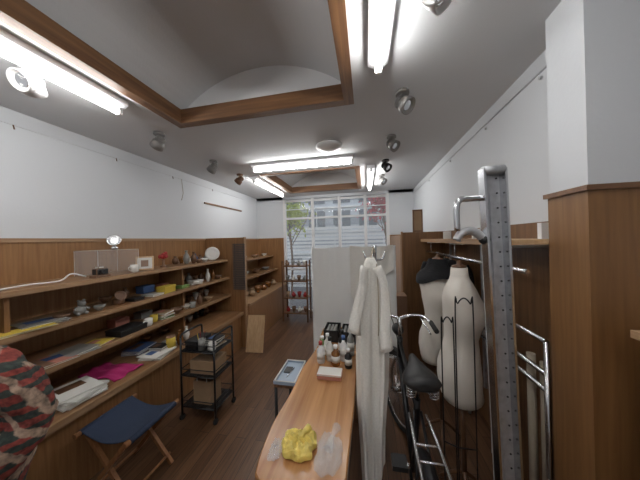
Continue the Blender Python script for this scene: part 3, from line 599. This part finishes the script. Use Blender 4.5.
# ---------------------------------------------------------------- bicycle (rear towards camera)
def bike():
    bx=.235; b=B(); R=.31; ry,fy=.98,2.05; oy=.12
    def wheel(y,ang=0):
        M=Matrix.Translation((bx,y,0))@Matrix.Rotation(ang,4,'Z')
        P=lambda x,yy,z:M@Vector((x,yy,z))
        for rr,r,m in((R-.02,.019,RUB),(R-.045,.009,CHR)):
            b.tube([P(0,rr*math.cos(t),R+rr*math.sin(t)) for t in[2*math.pi*i/48 for i in range(48)]],r,m,closed=True,n=8)
        b.cyl(P(-.045,0,R),P(.045,0,R),.02,CHR); b.cyl(P(-.06,0,R),P(.06,0,R),.006,CHR)
        for i in range(28):
            t=2*math.pi*i/28; s_=.03 if i%2 else -.03
            b.cyl(P(s_,.02*math.cos(t+.5),R+.02*math.sin(t+.5)),P(0,(R-.045)*math.cos(t),R+(R-.045)*math.sin(t)),.0013,CHR,n=4)
        a0,a1=(-.25,2.9) if ang==0 else (.9,3.3)
        rings=[]
        for i in range(25):
            t=a0+(a1-a0)*i/24; q=R+.022
            rings.append([P(xx,(q+dd)*math.cos(math.pi-t),R+(q+dd)*math.sin(math.pi-t)) for xx,dd in((-.028,-.012),(-.02,.004),(0,.01),(.02,.004),(.028,-.012),(.02,.0),(0,.006),(-.02,.0))])
        b.loft(rings,BLK)
    wheel(ry); wheel(fy,.36)
    O=Vector((0,oy,0))
    bb=Vector((bx,1.27,.27))+O; st=Vector((bx,1.12,.78))+O; hd=Vector((bx,1.72,.84))+O; hb=Vector((bx,1.755,.68))+O
    b.tube([bb,st],.016,BLK); b.tube([st+Vector((0,0,-.06)),hd+Vector((0,0,-.04))],.013,BLK) ; b.tube([bb,hb],.018,BLK); b.cyl(hb,hd,.02,BLK)
    b.cyl(st,st+Vector((0,-.03,.12)),.012,CHR)
    for s_ in(-1,1):
        b.tube([bb+Vector((s_*.02,0,0)),(bx+s_*.055,ry,R)],.009,BLK); b.tube([st+Vector((s_*.015,0,-.06)),(bx+s_*.055,ry,R)],.008,BLK)
        Mx=Vector((bx,fy,R)); b.tube([hb+Vector((s_*.03,.02,-.02)),Mx+Vector((s_*.05,-.04,.18)),Mx+Vector((s_*.05,0,0))],.011,CHR,smooth=5)
        pts=[(bx,1.73,.98),(bx+s_*.08,1.75,1.0),(bx+s_*.17,1.70,1.01),(bx+s_*.2,1.58,.99),(bx+s_*.2,1.5,.985)]
        b.tube([Vector(p)+O for p in pts],.011,CHR,smooth=5)
        b.tube([Vector((bx+s_*.2,1.63,.997))+O,Vector((bx+s_*.2,1.49,.985))+O],.016,RUB)
        b.tube([Vector((bx+s_*.15,1.74,1.0))+O,Vector((bx+s_*.17,1.62,.96))+O,Vector((bx+s_*.17,1.52,.955))+O],.005,CHR,smooth=4)
    b.cyl(hd,hd+Vector((0,-.01,.15)),.013,CHR); b.sph(Vector((bx-.1,1.75,1.03))+O,.024,CHR)
    b.prof(Vector((bx,1.82,.86))+O,(0,1,-.1),[(-.05,.015),(-.02,.04),(.04,.045),(.045,.038)],BLKP)
    b.tube([Vector(p)+O for p in((bx,1.72,.97),(bx+.03,1.86,.9),(bx+.02,1.84,.7))],.003,BLK,smooth=4); b.tube([Vector(p)+O for p in((bx-.15,1.7,1.0),(bx-.05,1.88,.95),(bx,1.8,.75))],.003,BLK,smooth=4)
    sd=st+Vector((0,-.03,.13)); rings=[]
    for yy,w,h in((-.13,.02,.02),(-.125,.06,.035),(-.09,.085,.042),(-.03,.078,.04),(.04,.045,.038),(.1,.026,.035),(.14,.02,.028),(.15,.008,.012)):
        rings.append([sd+Vector((w*math.cos(t),yy,.02+h*math.sin(t)*(1 if math.sin(t)>0 else .5))) for t in[2*math.pi*i/18 for i in range(18)]])
    b.loft(rings,BLKP)
    for s_ in(-1,1):
        b.tube([sd+Vector((s_*.05,-.09,-.0)),sd+Vector((s_*.045,-.09,-.04)),sd+Vector((s_*.02,.02,-.04))],.007,CHR,smooth=4)
        b.tube([sd+Vector((s_*.05+.018*math.cos(k*.8),-.09+.018*math.sin(k*.8),-.045+k*.0016)) for k in range(32)],.003,CHR,n=6)
    b.cyl(bb+Vector((.03,0,0)),bb+Vector((.036,0,0)),.09,BLK,n=28); b.tube([bb+Vector((.045,0,0)),bb+Vector((.05,.1,-.12))],.009,CHR); b.box(bx+.05,bx+.13,1.33+oy,1.41+oy,.13,.155,BLKP)
    b.tube([bb+Vector((-.045,0,0)),bb+Vector((-.05,-.1,.12))],.009,CHR); b.box(bx-.13,bx-.05,1.13+oy,1.21+oy,.38,.405,BLKP)
    b.tube([(bx+.035,1.27+oy,.36),(bx+.035,ry,.35)],.008,BLK); b.tube([(bx+.035,1.27+oy,.18),(bx+.035,ry,.27)],.008,BLK)
    for s_ in(-1,1): b.tube([st+Vector((s_*.04,0,-.08)),(bx+s_*.05,1.02,.7),(bx+s_*.05,.8,.7)],.007,CHR,smooth=3); b.tube([(bx+s_*.05,.87,.7),(bx+s_*.058,ry,R)],.005,CHR)
    for y in(.82,.9,.98,1.06): b.cyl((bx-.05,y,.7),(bx+.05,y,.7),.005,CHR)
    b.prof((bx,.66,.6),(0,-1,.1),[(0,.025),(.015,.025),(.02,.02)],RED)
    b.tube([(bx-.06,ry,R),(bx-.12,ry-.02,.012)],.008,CHR); b.tube([(bx+.06,ry,R),(bx+.12,ry-.02,.012)],.008,CHR); b.tube([(bx-.12,ry-.02,.01),(bx+.12,ry-.02,.01)],.008,CHR)
    b.done('bicycle')
bike()
# wooden cabinet at right edge
b=B(); b.box(.868,1.4,.45,.94,.04,1.25,LIGHTW,bev=.004).box(.853,1.41,.44,.95,1.25,1.275,EDGE).box(.88,1.39,.46,.93,0,.04,DARKW).box(.864,.868,.5,.68,.1,1.2,WAIN).box(.864,.868,.7,.9,.1,1.2,WAIN).sph((.858,.6,.7),.012,CHR).done('wooden_cabinet')
cbox(.40,3.0,0,.12,.2,.9,CERB,'tall_box')
# ---------------------------------------------------------------- seated person (facing -Y)
def skin(name,verts,edges,radii,m,parent,sub=2):
    me=bpy.data.meshes.new(name); me.from_pydata(verts,edges,[]); ob=bpy.data.objects.new(name,me); sc.collection.objects.link(ob)
    me.materials.append(m); sk=ob.modifiers.new('skin','SKIN'); 
    for i,r in enumerate(radii):
        rr=r if isinstance(r,tuple) else (r,r); me.skin_vertices[0].data[i].radius=rr
    me.skin_vertices[0].data[0].use_root=True; sk.use_smooth_shade=True
    s2=ob.modifiers.new('sub','SUBSURF'); s2.levels=sub; s2.render_levels=sub
    if parent: ob.parent=parent
    return ob
per=bpy.data.objects.new('seated_person',None); sc.collection.objects.link(per)
dx=-.08
def sh(V,d=dx): return [(v[0]+d,v[1],v[2]) for v in V]
JV=sh([(-1.5,.58,.56),(-1.49,.62,.72),(-1.48,.64,.9),(-1.49,.62,1.05),(-1.49,.58,1.16),(-1.39,.63,1.12),(-1.33,.67,1.05),(-1.29,.71,.87),(-1.33,.55,.74),(-1.4,.35,.68),(-1.61,.63,1.11),(-1.67,.66,1.05),(-1.69,.68,.86),(-1.66,.52,.76),(-1.6,.35,.68)])
JE=[(0,1),(1,2),(2,3),(3,4),(3,5),(5,6),(6,7),(7,8),(8,9),(3,10),(10,11),(11,12),(12,13),(13,14)]
JR=[.17,.185,.19,.16,.07,.095,.085,.075,.065,.045,.095,.085,.075,.065,.045]
jk=skin('jacket',JV,JE,JR,JACK,per,3)
tx=bpy.data.textures.new('folds','CLOUDS'); tx.noise_scale=.07; dm=jk.modifiers.new('disp','DISPLACE'); dm.texture=tx; dm.strength=.045; dm.mid_level=.5
PV=sh([(-1.5,.56,.54),(-1.41,.5,.53),(-1.38,.14,.5),(-1.38,.12,.1),(-1.59,.5,.53),(-1.62,.14,.5),(-1.62,.12,.1)])
skin('trousers',PV,[(0,1),(1,2),(2,3),(0,4),(4,5),(5,6)],[.13,.095,.075,.05,.095,.075,.05],PANT,per)
for x in(-1.38+dx,-1.62+dx):
    b=B(); b.sph((x,.06,.045),.05,BLKP,sx=.9,sy=2.3,sz=.85); o=b.done('shoe'); o.parent=per
skin('neck',sh([(-1.49,.57,1.14),(-1.485,.55,1.28)]),[(0,1)],[.055,.05],SKIN,per)
b=B(); hc=Vector((-1.48+dx,.52,1.38)); b.sph(hc,.1,SKIN,sx=.78,sy=.95,sz=1.2,n=24); b.sph(hc+Vector((0,.02,.025)),.105,HAIR,sx=.84,sy=.95,sz=1.12,n=24)
b.prof(hc+Vector((0,-.085,.01)),(0,-.5,-1),[(0,.006),(.025,.014),(.035,.006)],SKIN,10)
for s_ in(-1,1): b.sph(hc+Vector((s_*.03,-.083,.01)),.01,WP,n=10); b.sph(hc+Vector((s_*.03,-.091,.01)),.005,HAIR,n=8); b.sph(hc+Vector((s_*.079,0,-.005)),.025,SKIN,sx=.4,sy=.7,n=12)
b.sph(hc+Vector((0,-.082,-.05)),.018,RED,sy=.4,sz=.3,n=10); o=b.done('head'); o.parent=per
for x,s_ in((-1.4+dx,-1),(-1.6+dx,1)):
    w=Vector((x,.35,.68)); V=[w,w+Vector((s_*.015,-.05,-.015)),w+Vector((s_*.02,-.09,-.025))]
    skin('palm',V,[(0,1),(1,2)],[(.025,.025),(.036,.018),(.036,.016)],SKIN,per)
    for k,L in enumerate((.06,.07,.065,.05)):
        base=w+Vector((s_*.02+(-.027+.018*k),-.085,-.025)); skin('finger_%d'%k,[base,base+Vector((0,-L*.5,-.005)),base+Vector((0,-L*.8,-.025)),base+Vector((0,-L*.9,-.045))],[(0,1),(1,2),(2,3)],[.009,.009,.008,.007],SKIN,per,1)
    base=w+Vector((s_*.035,-.03,-.01)); skin('thumb',[base,base+Vector((s_*.025,-.03,-.01)),base+Vector((s_*.02,-.06,-.02))],[(0,1),(1,2)],[.011,.01,.008],SKIN,per,1)
b=B(); c=-1.58; b.prof((c,.52,0),(0,0,1),[(.355,.15),(.37,.165),(.39,.165),(.40,.15)],BEAM,28)
for a in(.8,2.36,3.93,5.5): b.cyl((c+.12*math.cos(a),.52+.12*math.sin(a),.36),(c+.17*math.cos(a),.52+.17*math.sin(a),0),.014,BEAM)
b.done('round_stool')
# ---------------------------------------------------------------- world & camera
w=bpy.data.worlds.new('World'); sc.world=w; w.use_nodes=True; bg=w.node_tree.nodes['Background']
bg.inputs['Color'].default_value=(.82,.9,1,1); bg.inputs['Strength'].default_value=1.15
cam=bpy.data.cameras.new('cam'); co=bpy.data.objects.new('camera',cam); sc.collection.objects.link(co)
cam.sensor_width=36; cam.lens=F/640*36; cam.clip_start=.03
th=math.radians(1.5); fw=Vector((-S,C,0)); rt=Vector((C,S,0)); up=Vector((0,0,1))
r2=rt*math.cos(th)-up*math.sin(th); u2=up*math.cos(th)+rt*math.sin(th)
co.matrix_world=Matrix(((r2.x,u2.x,-fw.x,0),(r2.y,u2.y,-fw.y,0),(r2.z,u2.z,-fw.z,H),(0,0,0,1)))
sc.camera=co
sc.view_settings.view_transform='Standard'
